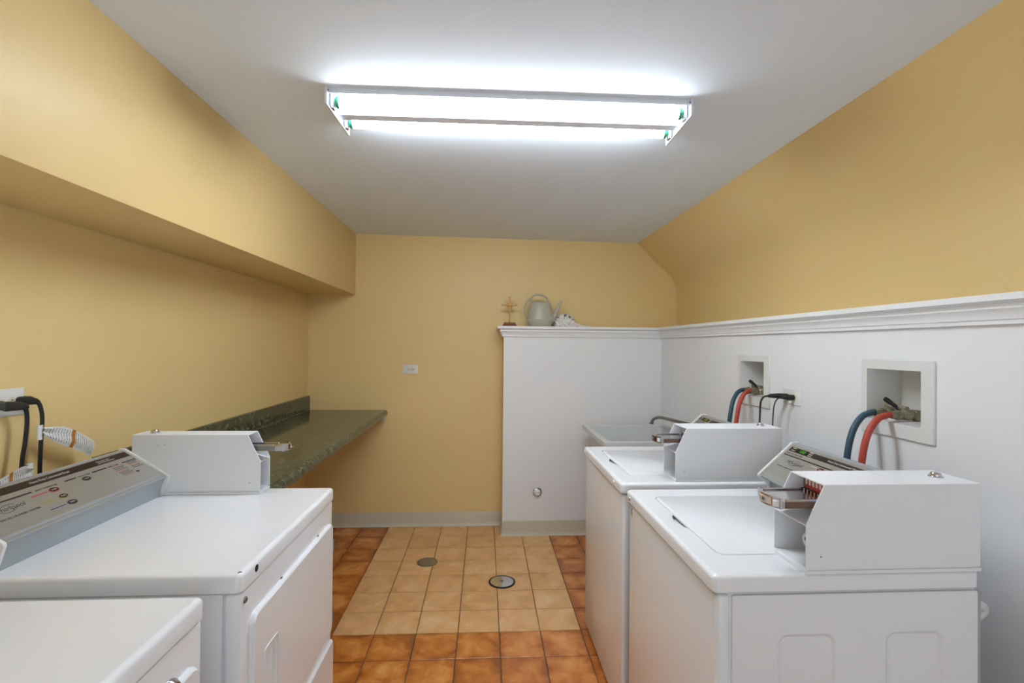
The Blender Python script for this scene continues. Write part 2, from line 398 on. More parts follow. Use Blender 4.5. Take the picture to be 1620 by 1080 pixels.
# ------------------------------------------------------------------ appliances
DZ = .92
def console(parent, s, xf, y0, y1, dn, zn, db, dt, zt, dback, kind):
    X = lambda d: xf+s*d
    b = B(); pr = [(db, DZ), (db-.004, DZ+.03), (dn+.006, zn-.008), (dn, zn), (dt, zt), (dback, zt), (dback, DZ)]
    b.loft([[(X(d), y, z) for d, z in pr] for y in (y0+.01, y1-.01)])
    c = finish('console', b, panel_l, parent, ang=20)
    for yy, dy in ((y0, .011), (y1, -.011)):
        b = B(); cp = [(db-.006, DZ+.001), (db-.014, DZ+.02), (dn-.007, zn-.004), (dn-.006, zn+.004), (dt-.004, zt+.006), (dback+.002, zt+.006), (dback+.002, DZ+.001)]
        b.prism([(X(d), yy, z) for d, z in cp], (0, dy, 0), .003, 2); finish('end_cap', b, plastic, c)
    # face frame: origin at the reader's left end of the nose line
    u = Vector((0, -s, 0)); v = Vector((s*(dt-dn), 0, zt-zn)); Lv = v.length; v.normalize(); n = u.cross(v)
    ul = y1-.012 if s > 0 else y0+.012; O = Vector((X(dn), ul, zn)); LU = y1-y0-.024
    Pt = lambda a, w, k=.0: O+u*a+v*w+n*k
    def strip(name, a0, a1, w0, w1, mat, k=.0004):
        b = B(); b.loft([[Pt(a0, w0, h_), Pt(a1, w0, h_), Pt(a1, w1, h_), Pt(a0, w1, h_)] for h_ in (0, k)]); return finish(name, b, mat, c)
    def oval(a, w, ra, rb, ring):
        for nm, q, mt, k in (('button_ring', 1.16, ring, .0012), ('button', .95, brown, .0018)):
            b = B(); b.loft([[Pt(a+ra*q*math.cos(t*.3142), w+rb*q*math.sin(t*.3142), h_) for t in range(20)] for h_ in (0, k)]); finish(nm, b, mt, c)
        lettering('PUSH', rb*.8, pale, c, Pt(a, w, .002), u, v, align='CENTER')
    def logo(a, w, sz):
        lettering('Whirlpool', sz, ink, c, Pt(a, w, .0008), u, v, .35, 'CENTER', 'logo')
        b = B(); k = 28
        pts = [Pt(a+sz*1.15*math.cos(t*2*math.pi/k)+sz*.35*math.sin(t*2*math.pi/k), w+sz*.62*math.sin(t*2*math.pi/k), .0006) for t in range(3, k+1)]
        b.tube(pts, sz*.035, 5, ref=tuple(n)); finish('logo_swoosh', b, ink, c)
    strip('control_panel', 0, LU, .004, Lv-.003, panel_g, .0008)
    Z = Lv/.17
    if kind == 'dryer': O = O-u*.015
    if kind == 'washer':
        strip('dark_band', .006, LU-.004, .137*Z, .157*Z, brown, .0012)
        strip('display', .048, .10, .138*Z, .156*Z, led_bg, .0016)
        lettering('100', .0165, led, c, Pt(.058, .147*Z, .0018), u, v, .15, name='digits', sx=1.25)
        for a, w in ((.018, .152), (.018, .142), (.107, .154), (.107, .147), (.107, .140)): strip('print_mark', a, a+.018, w*Z, (w+.0025)*Z, pale, .0016)
        lettering('Heavy Duty Commercial Washer', .0102, pale, c, Pt(.20, .147*Z, .0014), u, v, .15)
        strip('thin_band', .004, LU*.6, .116*Z, .1205*Z, brown, .0012)
        lettering('TO START WASHER', .006, ink, c, Pt(LU*.6+.004, .118*Z, .001), u, v)
        lettering('SELECT CYCLE  INSERT COINS', .0065, ink, c, Pt(.006, .128*Z, .001), u, v)
        logo(.088, .094*Z, .02)
        lettering('COMMERCIAL LAUNDRY SYSTEM', .006, ink, c, Pt(.022, .066*Z, .001), u, v)
        for k, (a, w, cl_) in enumerate(((.21, .104, orgp), (.31, .104, yelp), (.41, .104, blup))): oval(a, w*Z, .014, .0085, cl_); strip('print_mark', a-.05, a-.02, (w+.003)*Z, (w+.0055)*Z, pale, .001)
        strip('step_line', 0, LU, .012*Z, .016*Z, panel_l, .0016)
    else:
        strip('dark_band', .018, LU+.012, .138*Z, .162*Z, brown, .0012)
        lettering('Heavy Duty Commercial Dryer', .0105, pale, c, Pt(.212, .150*Z, .0014), u, v, .15, sx=.92)
        lettering('PERMANENT PRESS', .006, pale, c, Pt(.435, .152*Z, .0014), u, v); lettering('AND DELICATE FABRICS', .006, pale, c, Pt(.435, .145*Z, .0014), u, v)
        for a0, a1 in ((.017, .19), (.29, .327), (.385, .44), (.505, LU+.011)): strip('thin_band', a0, a1, .117*Z, .1215*Z, brown, .0012)
        lettering('SELECT TEMPERATURE', .0065, ink, c, Pt(.20, .119*Z, .001), u, v); lettering('PUSH TO START', .0065, ink, c, Pt(.334, .119*Z, .001), u, v, sx=.9)
        lettering('INSERT COINS', .0065, ink, c, Pt(.446, .119*Z, .001), u, v)
        for a, w, cl_, nm in ((.241, .104, redp, 'HIGH'), (.239, .073, yelp, 'MEDIUM'), (.237, .043, blup, 'LOW'), (.348, .104, grnp, '')):
            oval(a, w*Z, .013, .0075, cl_)
            if nm: strip('print_mark', a-.066, a-.020, (w-.002)*Z, (w+.001)*Z, cl_, .001)
        for k in range(9): strip('print_mark', .452-.0*k, .452+.05-.004*(k % 3), (.112-.006*k)*Z, (.114-.006*k)*Z, ink if k % 4 else orgp, .001)
        for k in range(5): strip('print_mark', .515, .515+.045-.006*(k % 2), (.112-.007*k)*Z, (.1145-.007*k)*Z, ink if k != 2 else orgp, .001)
        strip('print_mark', .505, .518, .062*Z, .070*Z, ink, .001)
        logo(.105, .093*Z, .02)
        lettering('COMMERCIAL LAUNDRY SYSTEM', .0085, ink, c, Pt(.035, .063*Z, .001), u, v)
        strip('step_line', .016, LU+.014, .010*Z, .018*Z, panel_l, .0016)
    return c
def coin_box(parent, s, xf, ya, yb, near, style, price):
    """ya..yb: extent along the wall; near: y side holding the service lock"""
    X = lambda d: xf+s*d; t = .0028; w = yb-ya
    b = B(); b.box(X(.215), X(.636), ya-.001, yb+.001, DZ+.001, DZ+.0085)
    b.box(X(.22), X(.63), ya+.003, yb-.003, DZ+.0085, DZ+.012)
    side = [(.215, .0115), (.215, .113), (.258, .203), (.635, .203), (.635, .0115)]
    for y in (ya, yb-t): b.prism([(X(d), y, DZ+z) for d, z in side], (0, t, 0), .0008, 1)
    b.box(X(.258), X(.4555), ya+t, yb-t, DZ+.2002, DZ+.203); b.box(X(.457), X(.635), ya+t, yb-t, DZ+.2002, DZ+.203)
    b.box(X(.63), X(.635), ya+t, yb-t, DZ+.012, DZ+.2)
    b.box(X(.40), X(.5), ya+t, yb-t, DZ+.19, DZ+.1995)
    b.box(X(.31), X(.314), ya+t, yb-t, DZ+.012, DZ+.12)             # back of the lower pocket
    b.prism([(X(.2155), ya+t, DZ+.1085), (X(.2155), ya+t, DZ+.1115), (X(.31), ya+t, DZ+.137), (X(.31), ya+t, DZ+.134)], (0, w-2*t, 0))
    c = finish('coin_box', b, meter, parent, ang=30)
    ym = (ya+yb)/2
    b = B(); b.box(X(.290), X(.294), ya+t, yb-t, DZ+.131, DZ+.2); finish('coin_mechanism_face', b, steel, c)
    # price / slot label
    if style == 'slots':
        b = B(); b.box(X(.2885), X(.29), ya+.012, yb-.012, DZ+.168, DZ+.1985); finish('slot_label', b, redp, c)
        for k in range(8):
            y = ya+.018+(w-.036)*k/7
            b = B(); pts = rr(y-.0034, y+.0034, DZ+.1745, DZ+.195, .0033, 3); b.loft([[(X(q), a, z) for a, z in pts] for q in (.2886, .2874)]); finish('coin_slot', b, plastic, c)
            b = B(); b.box(X(.2885), X(.272), y-.0022, y+.0022, DZ+.157, DZ+.168, .0008, 1); finish('coin_guide', b, chrome, c)
    else:
        b = B(); b.box(X(.2885), X(.29), ya+.010, yb-.010, DZ+.168, DZ+.197); finish('slot_label', b, redp if style == 'red' else plastic, c)
        if style == 'red':
            b = B(); b.box(X(.2876), X(.289), ya+.014, yb-.014, DZ+.172, DZ+.193); finish('label_field', b, plastic, c)
        for k in range(2):
            b = B(); b.box(X(.2870), X(.2877), ya+.016, yb-.016-.01*k, DZ+.178+.008*k, DZ+.1805+.008*k); finish('print_mark', b, ink, c)
        for k in range(3):
            y = ya+.02+(w-.04)*k/2
            b = B(); b.box(X(.2885), X(.275), y-.003, y+.003, DZ+.157, DZ+.166, .001, 1); finish('coin_guide', b, chrome, c)
    # slide: tray with a bowed nose
    so = .018 if style == 'red' else 0.; e = .014; sa, sb = ya+e, yb-e; hw = (sb-sa)/2; ym2 = (sa+sb)/2
    def plan(bow, off, d1=.2895, grow=0.): return [(X(d1), sb+grow), (X(d1), sa-grow)]+[(X(.170-so-off-bow*(1-((k-5)/5)**2)), ym2+(hw+grow)*(k-5)/5) for k in range(11)]
    b = B(); b.loft([[(x, y, DZ+z) for x, y in plan(.014, 0)] for z in (.1445, .1615)])
    for ys_ in (sa, sb-.006): b.box(X(.177), X(.288), ys_, ys_+.006, DZ+.1615, DZ+.1655, .001, 1)
    sl = finish('coin_slide', b, chrome, c)
    b = B()
    b.box(X(.174), X(.262), sa-.0012, sa-.0002, DZ+.1455, DZ+.1605); finish('slide_side_plate', b, reflect_tint if style != 'red' else steel, c)  # thin sheet carrying the painted reflection; plain steel on the dryer
    b = B(); nose = lambda o: [(X(.169-so-o-.014*(1-((k-5)/5)**2)), ym2+hw*.99*(k-5)/5) for k in range(11)]
    A, C_ = nose(0), nose(.005); lp = A+C_[::-1]
    b.loft([[(x, y, DZ+z) for x, y in lp] for z in (.1435, .168)]); finish('slide_nose', b, chrome, c)
    b = B(); A, C_ = nose(.005)[2:8] if s > 0 else nose(.005)[3:9], nose(.0058)[2:8] if s > 0 else nose(.0058)[3:9]
    b.loft([[(x, y, DZ+z) for x, y in A+C_[::-1]] for z in (.1465, .165)]); finish('price_label', b, orgp, c)
    A2 = [(x-s*.0004, ym2+(y-ym2)*.94) for x, y in A]; C2 = [(x-s*.0007, ym2+(y-ym2)*.94) for x, y in C_]
    b = B(); b.loft([[(x, y, DZ+z) for x, y in A2+C2[::-1]] for z in (.1477, .1638)]); finish('price_field', b, brown if style != 'slots' else pale, c)
    lettering(price, .0125, ink if style == 'slots' else pale, c, (X(.1472-so), ym2-.003*s*0, DZ+.1557), (0, -s, 0), (0, 0, 1), align='CENTER', name='price')
    b = B(); yb_ = sa+.010 if s > 0 else sb-.010; b.box(X(.163-so), X(.153-so), yb_-.006, yb_+.006, DZ+.148, DZ+.162, .0015, 2); finish('slide_button', b, plastic, c)
    # locks
    yk = ya+w*.56 if near == 'a' else yb-w*.4
    b = B(); b.lathe([(.0175, 0), (.0175, .043), (.015, .047), (.0, .047)], (X(.31), yk, DZ+.05), (-s, 0, 0), 22); lk = finish('pocket_lock', b, plastic, c)
    b = B(); b.cyl((X(.263), yk, DZ+.052), (X(.2622), yk, DZ+.052), .0055, 14); b.box(X(.263), X(.2622), yk-.002, yk+.002, DZ+.040, DZ+.052); finish('keyhole', b, dark, c)
    b = B(); b.lathe([(.0155, 0), (.0155, .002), (.012, .003), (.0115, .008), (.009, .011), (0, .0115)], (X(.585), ym, DZ+.203), (0, 0, 1), 24); finish('top_lock', b, chrome, c)
    for d, z in ((.25, .04),):
        b = B(); b.cyl((X(d), ya+.0002, DZ+z), (X(d), ya-.0006, DZ+z), .0016, 10); finish('rivet', b, ink, c)
    if style == 'red':
        for d, z in ((.63-.08, .17), (.63-.045-.055+.0, .17)):
            b = B(); b.cyl((X(d), ya+.0002, DZ+z), (X(d), ya-.0004, DZ+z), .0013, 8); finish('rivet', b, ink, c)
    return c
def deck(b, s, xf, y0, y1, depth, hole=None, holefloor=None, z=DZ, lip=.04):
    X = lambda d: xf+s*d
    def lp(i): return rr(X(i), X(depth), y0+i, y1-i, max(.016-i, .003), 5)
    outer = [(lp(.004), z-lip), (lp(.0), z-lip+.004), (lp(0), z-.010), (lp(.0016), z-.0050), (lp(.006), z-.0014), (lp(.013), z)]
    b.relief(outer, [] if hole is None else [[(hole, z), (hole, z-.014), (hole, z-.014)]], lambda u, v, w: (u, v, w))
def washer(label, y0, y1, cb, style, price, bolts, sticker):
    s, xf = 1, .52; X = lambda d: xf+s*d
    t = thing('washing_machine', label, 'washing machine', (xf+.32, (y0+y1)/2, 0), 'coin operated washers on the right')
    b = B(); b.box(X(.03), X(.632), y0+.012, y1-.004, .03, .884); finish('body', b, enamel, t)
    b = B(); b.box(X(.010), X(.043), y0+.004, y1-.004, .025, .8775, .012, 4); fp = finish('front_panel', b, enamel, t)
    b = B(); O_ = rr(.0462, .634, .03, .8735, .004, 2); I_ = rr(.0482, .632, .032, .8715, .004, 2)
    holes = []
    for d0, d1 in ((.152, .289), (.408, .548)):
        holes.append([(rr(d0, d1, .11, .784, .024, 5), 0.), (rr(d0+.003, d1-.003, .113, .781, .022, 5), -.0012), (rr(d0+.007, d1-.007, .117, .777, .018, 5), -.004)])
    b.relief([(O_, -.012), (O_, -.002), (I_, 0)], holes, lambda u, v, w: (X(u), y0+.004-w, v)); finish('side_panel', b, enamel, t)
    lx0, lx1, ly0, ly1 = X(.068), X(.452), y0+.112, y1-.097
    hole = rr(lx0-.0022, lx1+.0022, ly0-.0022, ly1+.0022, .022, 5)
    # finger notch bulging from the front edge of the lid opening
    yc = (ly0+ly1)/2+.0; k = hole.index(min(hole, key=lambda q: abs(q[0]-(lx0-.0022))+abs(q[1]-(ly1-.02))))
    left = [q for q in hole]
    idx = 11   # end of the second corner arc (x0, y1 side)
    bul = [(lx0-.0022-.018*math.sin(math.pi*q/10)**.8, yc+.058-.116*q/10) for q in range(1, 10)]
    hole = left[:12]+[(lx0-.0022, yc+.058)]+bul+[(lx0-.0022, yc-.058)]+left[12:]
    b = B(); deck(b, s, xf, y0, y1, .636, hole); dk = finish('top_deck', b, enamel, t)
    b = B(); b.loft([[(x, y, z) for x, y in rr(lx0+i, lx1-i, ly0+i, ly1-i, .022-i, 5)] for i, z in ((0, DZ-.0045), (0, DZ-.002), (.001, DZ+.0002), (.004, DZ+.0012))]); finish('lid', b, enamel, t)
    b = B(); b.box(X(.022), X(.2), yc-.07, yc+.07, DZ-.034, DZ-.0335+.004); finish('painted_notch_shade', b, dark, t)  # dark sheet painted in for the shade seen through the lid notch
    for yb_, mt in bolts:
        b = B(); b.lathe([(.008, 0), (.008, .002), (.006, .005), (0, .006)], (X(.001), yb_, DZ-.021), (-s, 0, 0), 14); finish('deck_screw', b, mt, t)
    if sticker:
        b = B(); b.box(X(.0095), X(.0101), y1-.052, y1-.02, .83, .868); st_ = finish('sticker', b, cream, t); b = B()
        b.box(X(.009), X(.0095), y1-.046, y1-.030, .838, .862); finish('sticker_print', b, panel_l, st_)
    for d in (.06, .58):
        for y in (y0+.06, y1-.06):
            b = B(); b.lathe([(.02, 0.0016), (.02, .014), (.009, .016), (.009, .032)], (X(d), y, 0)); finish('foot', b, black, t)
    console(t, s, xf, y0+cb+.1265, y1-.004, .491, .97, .530, .617, 1.083, .640, 'washer')
    coin_box(t, s, xf, y0+cb, y0+cb+.124, 'a', style, price)
    # drain hose stub and rear panel clip
    b = B(); b.box(X(.632), X(.646), y0+.01, y1-.01, .06, .87); finish('back_panel', b, enamel_in, t)
    b = B(); b.tube(smooth_path([(X(.645), y0+.12, .775), (X(.72), y0+.12, .779), (X(.765), y0+.122, .775), (X(.772), y0+.125, .757), (X(.735), y0+.13, .72), (X(.70), y0+.13, .64), (X(.69), y0+.13, .3)]), .012, 10); finish('drain_hose', b, plastic, t)
    return t
washer('near white coin operated washer with slotted red coin label, closest on the right', 1.072, 1.744, .0, 'slots', '1.00', ((1.70, chrome),), True)
washer('far white coin operated washer beside the laundry sink', 1.812, 2.490, .016, 'plain', '1.00', ((2.46, plastic), (1.91, plastic)), False)

def dryer(label, y0, y1, xf, full):
    s = -1; X = lambda d: xf+s*d; dep = .668
    t = thing('clothes_dryer', label, 'dryer', (xf-.33, (y0+y1)/2, 0), 'coin operated dryers on the left')
    b = B(); b.box(X(.03), X(dep-.004), y0+.012, y1-.008, .03, .884); finish('body', b, enamel, t)
    b = B(); b.box(X(.0435), X(dep-.002), y0+.006, y0+.02, .03, .8745, .003, 2); finish('side_panel', b, enamel, t)
    b = B(); b.box(X(.004), X(.041), y0+.003, y1-.003, .025, .8765, .010, 4); finish('front_panel', b, enamel, t)
    b = B(); deck(b, s, xf, y0, y1, dep, lip=.044); finish('top_deck', b, enamel, t)
    # door with a recessed pull
    Tm = lambda u, v, w: (X(.004-w), u, v)
    a0, a1, zd0, zd1 = y0+.044, y1-.030, .425, .806
    b = B(); hp = [(rr(a0+.062, a0+.132, .50, .69, .006, 3), .0125), (rr(a0+.066, a0+.128, .504, .686, .005, 3), .009), (rr(a0+.069, a0+.125, .507, .683, .004, 3), .0035)]
    D = lambda i: rr(a0+i, a1-i, zd0+i, zd1-i, .026-i*.8, 6)
    b.relief([(D(0), 0.), (D(0), .0065), (D(.002), .0103), (D(.006), .0125)], [hp], Tm); dr = finish('door', b, enamel, t)
    b = B(); fr0 = rr(a0+.058, a0+.136, .496, .694, .008, 3); fr1 = rr(a0+.061, a0+.133, .499, .691, .007, 3)
    V = b.loft([[Tm(u, v, w) for u, v in p] for p, w in ((fr0, .0124), (fr0, .0145), (fr1, .0145), (fr1, .0124))], False, False); finish('handle_rim', b, enamel, dr)
    D2 = lambda i: rr(y0+.006+i, y1-.006-i, .03+i, .385-i, .012, 4)
    b = B(); b.relief([(D2(0), 0.), (D2(0), .006), (D2(.005), .010)], [], Tm); finish('lower_panel', b, enamel, t)
    for z in (.717, .465):
        b = B(); b.box(X(.004), X(-.006), y1-.028, y1-.012, z-.022, z+.022, .002, 1); b.cyl((X(-.006), y1-.020, z-.02), (X(-.006), y1-.020, z+.02), .0035, 8); finish('hinge', b, steel, t)
    if full:
        b = B(); b.lathe([(.0075, 0), (.0075, .0015), (.005, .004), (0, .0045)], (X(.0035), y0+.024, .853), (1, 0, 0), 14); finish('front_screw', b, steel, t)
        for q in (.30, .78):
            b = B(); b.box(X(.004), X(.0005), a0+(a1-a0)*q-.004, a0+(a1-a0)*q+.004, zd1+.0015, zd1+.003); finish('door_clip', b, dark, t)
        b = B(); b.lathe([(.0085, 0), (.0085, .0006), (.007, .0008)], (X(-.0002), y0+.072, DZ-.017), (1, 0, 0), 16); pl = finish('lip_hole', b, dark, t)
        b = B(); b.lathe([(.006, 0), (.005, .0006)], (X(.009), y0+.012, DZ-.003), (.5, -.5, .7), 10); finish('chipped_corner', b, dark, t)
        b = B(); b.lathe([(.0035, 0), (.003, .003)], (X(.002), y1-.012, .845), (1, 0, 0), 10); finish('hinge_screw', b, steel, t)
    else:
        b = B(); b.lathe([(.021, 0), (.021, .004), (.0175, .010), (.015, .013), (.0, .014)], (X(.0045), y1-.108, .800), (1, 0, 0), 24); kn = finish('key_switch', b, chrome, t)
    for d in (.06, .6):
        for y in (y0+.06, y1-.06):
            b = B(); b.lathe([(.02, .0016), (.02, .014), (.009, .016), (.009, .032)], (X(d), y, 0)); finish('foot', b, black, t)
    yce = y1-.082 if full else y1-.004
    if full:
        console(t, s, xf, y0+.017, yce, .523, .985, .543, .664, 1.073, .678, 'dryer')
        coin_box(t, s, xf-.008, y1-.082, y1-.006, 'b', 'red', '.25')
    else:
        b = B(); b.loft([[(X(d), y, z) for d, z in [(.6, DZ), (.58, .985), (.664, 1.073), (.678, 1.073), (.678, DZ)]] for y in (y0+.004, y1-.3)]); finish('console', b, panel_l, t)
    return t
dryer('white coin operated dryer with silver console, beside the green counter', 1.122, 1.797, -.53, True)
dryer('nearest white dryer at the left, only its top and front showing', .362, 1.037, -.56, False)

# ------------------------------------------------------------------ green counter
ct_ = thing('laundry_counter', 'green marbled laminate counter with backsplash along the left wall', 'counter', (-1.05, 2.86, .88))
b = B(); zt = .918; xf = -.748
pr = [(XL+.001, zt-.036), (XL+.001, zt)]+[(xf-.025+.025*math.sin(k*math.pi/12), zt-.025+.025*math.cos(k*math.pi/12)) for k in range(13)]+[(xf-.036, zt-.05), (xf-.038, zt-.036)]
b.loft([[(x, y, z) for x, z in pr] for y in (1.801, YB-.001)]); finish('countertop', b, lam, ct_)
b = B(); pb = [(XL+.001, zt), (XL+.024, zt), (XL+.020, zt+.004), (XL+.019, zt+.10), (XL+.016, zt+.108), (XL+.010, zt+.111), (XL+.001, zt+.111)]
b.loft([[(x, y, z) for x, z in pb] for y in (1.801, YB-.001)]); finish('backsplash', b, lam, ct_)
b = B(); b.box(XL+.004, -.79, YB-.022, YB-.002, .842, .881); cl = finish('wall_cleat', b, yellow, ct_)
b = B(); b.box(-.79, -.765, YB-.032, YB-.002, .832, .877, .002, 1); finish('end_bracket', b, cream, ct_)
b = B(); b.box(XL+.001, XL+.022, 1.83, YB-.03, .842, .881); finish('wall_cleat', b, yellow, ct_)

# ------------------------------------------------------------------ wall outlets, plugs, cords
def outlet(label, O, u, n, w=.115, hgt=.07, two=False):
    """horizontal duplex outlet; O centre on the wall, u along the plate, n outward"""
    O = Vector(O); u = Vector(u); n = Vector(n); z = Vector((0, 0, 1))
    t = thing('wall_outlet', label, 'outlet', O)
    P = lambda a, c, k: O+u*a+z*c+n*k
    b = B(); pts = lambda i: rr(-w/2+i, w/2-i, -hgt/2+i, hgt/2-i, .003, 3)
    b.loft([[P(a, c, k) for a, c in pts(i)] for i, k in ((0, .0005), (0, .003), (.003, .0055))]); pl = finish('cover_plate', b, plastic, t)
    for sg in (-1, 1):
        b = B(); b.loft([[P(sg*.0195+.0165*math.cos(q*.2618), .0135*math.sin(q*.2618), k) for q in range(24)] for k in (.005, .0068)]); r = finish('receptacle', b, cream, t)
        for c in (-.006, .006):
            b = B(); b.loft([[P(sg*.0195+a, c+e, k) for a, e in ((-.006, -.0012), (.002, -.0012), (.002, .0012), (-.006, .0012))] for k in (.0066, .0071)]); finish('slot', b, dark, r)
        b = B(); b.loft([[P(sg*.0195+.0075+.0025*math.cos(q*.6283), .0025*math.sin(q*.6283), k) for q in range(10)] for k in (.0066, .0071)]); finish('ground_hole', b, dark, r)
    b = B(); b.lathe([(.003, 0), (.002, .001)], P(0, 0, .0056), n, 10); finish('screw', b, steel, t)
outlet('white outlet plate on the yellow back wall, nothing plugged in', (-.573, YB, 1.2385), (1, 0, 0), (0, -1, 0), .114, .070)
outlet('white outlet plate on the left yellow wall holding two black plugs', (XL, 1.484, 1.257), (0, 1, 0), (1, 0, 0), .116, .080)
outlet('white outlet plate on the right white wall between the hose boxes', (XR, 2.0955, 1.2165), (0, -1, 0), (-1, 0, 0), .124, .070)
def power_cord(label, plug, path, r, flat, tagp=None, group='power cords at the wall outlets'):
    """plug: list of (p0,p1,halfsize) boxes swept as a tapering tube"""
    t = thing('power_cord', label, 'power cord', path[-1], group)
    b = B(); pts, rad = plug; b.tube([Vector(p) for p in pts], .01, 8, .8, (0, 0, 1), rad); finish('plug', b, black, t)
    b = B(); b.tube(smooth_path(path, 8), r, 8, flat, (0, 1, 0)); finish('cord', b, black, t)
    if tagp:
        tag_sheet(t, *tagp); A = Vector(tagp[0]); q = tagp[1]
        b = B(); b.tube([(A.x-.009, A.y-.001, A.z-.010), (A.x-.009, A.y-.001, (A.z+q[2])/2), (A.x-.009, A.y-.002, q[2]+.006)], .0092, 10, .6, (0, 1, 0)); finish('tag_wrap', b, plastic, t)
def tag_sheet(parent, A, Bp, C, D, bend):
    """paper sheet: pinched end A(top) Bp(bottom) to free end C(top) D(bottom)"""
    bm = bmesh.new(); uvl = bm.loops.layers.uv.new('UVMap'); nu, nv = 16, 6; A, Bp, C, D = map(Vector, (A, Bp, C, D)); V = []
    for i in range(nu+1):
        q = i/nu; row = []
        for k in range(nv+1):
            e = k/nv; p = A.lerp(C, q).lerp(Bp.lerp(D, q), e)
            fl = min(1, q/.28); c = A.lerp(Bp, .5).lerp(C.lerp(D, .5), q); p = c+(p-c)*(1 if q > .28 else .42+.58*fl)
            p.x += bend*math.sin(q*math.pi)+.004*math.sin(e*9+q*4)*(1-q)+.006*math.sin(e*math.pi)*q
            p.z += .006*math.sin(q*math.pi)
            row.append(bm.verts.new(p))
        V.append(row)
    for i in range(nu):
        for k in range(nv):
            f = bm.faces.new((V[i][k], V[i+1][k], V[i+1][k+1], V[i][k+1]))
            for lp, (a, c) in zip(f.loops, ((i, k), (i+1, k), (i+1, k+1), (i, k+1))): lp[uvl].uv = (a/nu, c/nv)
    finish('warning_tag', bm, paper, parent)
xw = XL
power_cord('black flat power cord on the left wall with a curled printed tag beside it',
           ([(xw+.007, 1.520, 1.258), (xw+.024, 1.520, 1.259), (xw+.032, 1.528, 1.259), (xw+.032, 1.548, 1.254), (xw+.034, 1.556, 1.250)], [.013, .014, .013, .009, .005]),
           [(xw+.033, 1.545, 1.253), (xw+.035, 1.556, 1.243), (xw+.037, 1.563, 1.205), (xw+.037, 1.561, 1.15), (xw+.037, 1.558, 1.05), (xw+.04, 1.556, .8), (xw+.045, 1.55, .45)], .0076, .45,
           ((xw+.046, 1.557, 1.192), (xw+.046, 1.557, 1.132), (xw+.058, 1.736, 1.098), (xw+.058, 1.716, 1.052), .012))
power_cord('black flat power cord on the left wall nearest the camera, plug reaching the frame edge',
           ([(xw+.007, 1.468, 1.252), (xw+.03, 1.455, 1.250), (xw+.045, 1.44, 1.252), (xw+.048, 1.47, 1.250), (xw+.045, 1.497, 1.246), (xw+.044, 1.508, 1.242)], [.013, .014, .014, .013, .010, .005]),
           [(xw+.045, 1.490, 1.246), (xw+.044, 1.502, 1.235), (xw+.042, 1.508, 1.20), (xw+.042, 1.503, 1.14), (xw+.042, 1.493, 1.06), (xw+.042, 1.488, .8), (xw+.045, 1.49, .45)], .0076, .45,
           ((xw+.052, 1.519, 1.086), (xw+.052, 1.512, 1.02), (xw+.06, 1.36, 1.04), (xw+.06, 1.36, .99), .006))
xw = XR
power_cord('thicker black power cord with long plug on the right white wall',
           ([(xw-.007, 2.118, 1.217), (xw-.026, 2.118, 1.217), (xw-.040, 2.128, 1.218), (xw-.075, 2.14, 1.217), (xw-.085, 2.143, 1.215)], [.012, .013, .012, .009, .005]),
           [(xw-.078, 2.141, 1.216), (xw-.098, 2.148, 1.212), (xw-.112, 2.15, 1.19), (xw-.116, 2.15, 1.14), (xw-.116, 2.15, 1.05), (xw-.10, 2.15, .8), (xw-.08, 2.15, .4)], .0042, 1)
power_cord('thin black power cord hanging from the right side of the right wall outlet',
           ([(xw-.007, 2.076, 1.216), (xw-.028, 2.076, 1.216), (xw-.036, 2.082, 1.215), (xw-.052, 2.092, 1.213)], [.012, .013, .010, .005]),
           [(xw-.046, 2.089, 1.214), (xw-.066, 2.098, 1.208), (xw-.08, 2.10, 1.18), (xw-.086, 2.10, 1.12), (xw-.086, 2.10, 1.05), (xw-.08, 2.10, .8), (xw-.06, 2.10, .4)], .0027, 1)

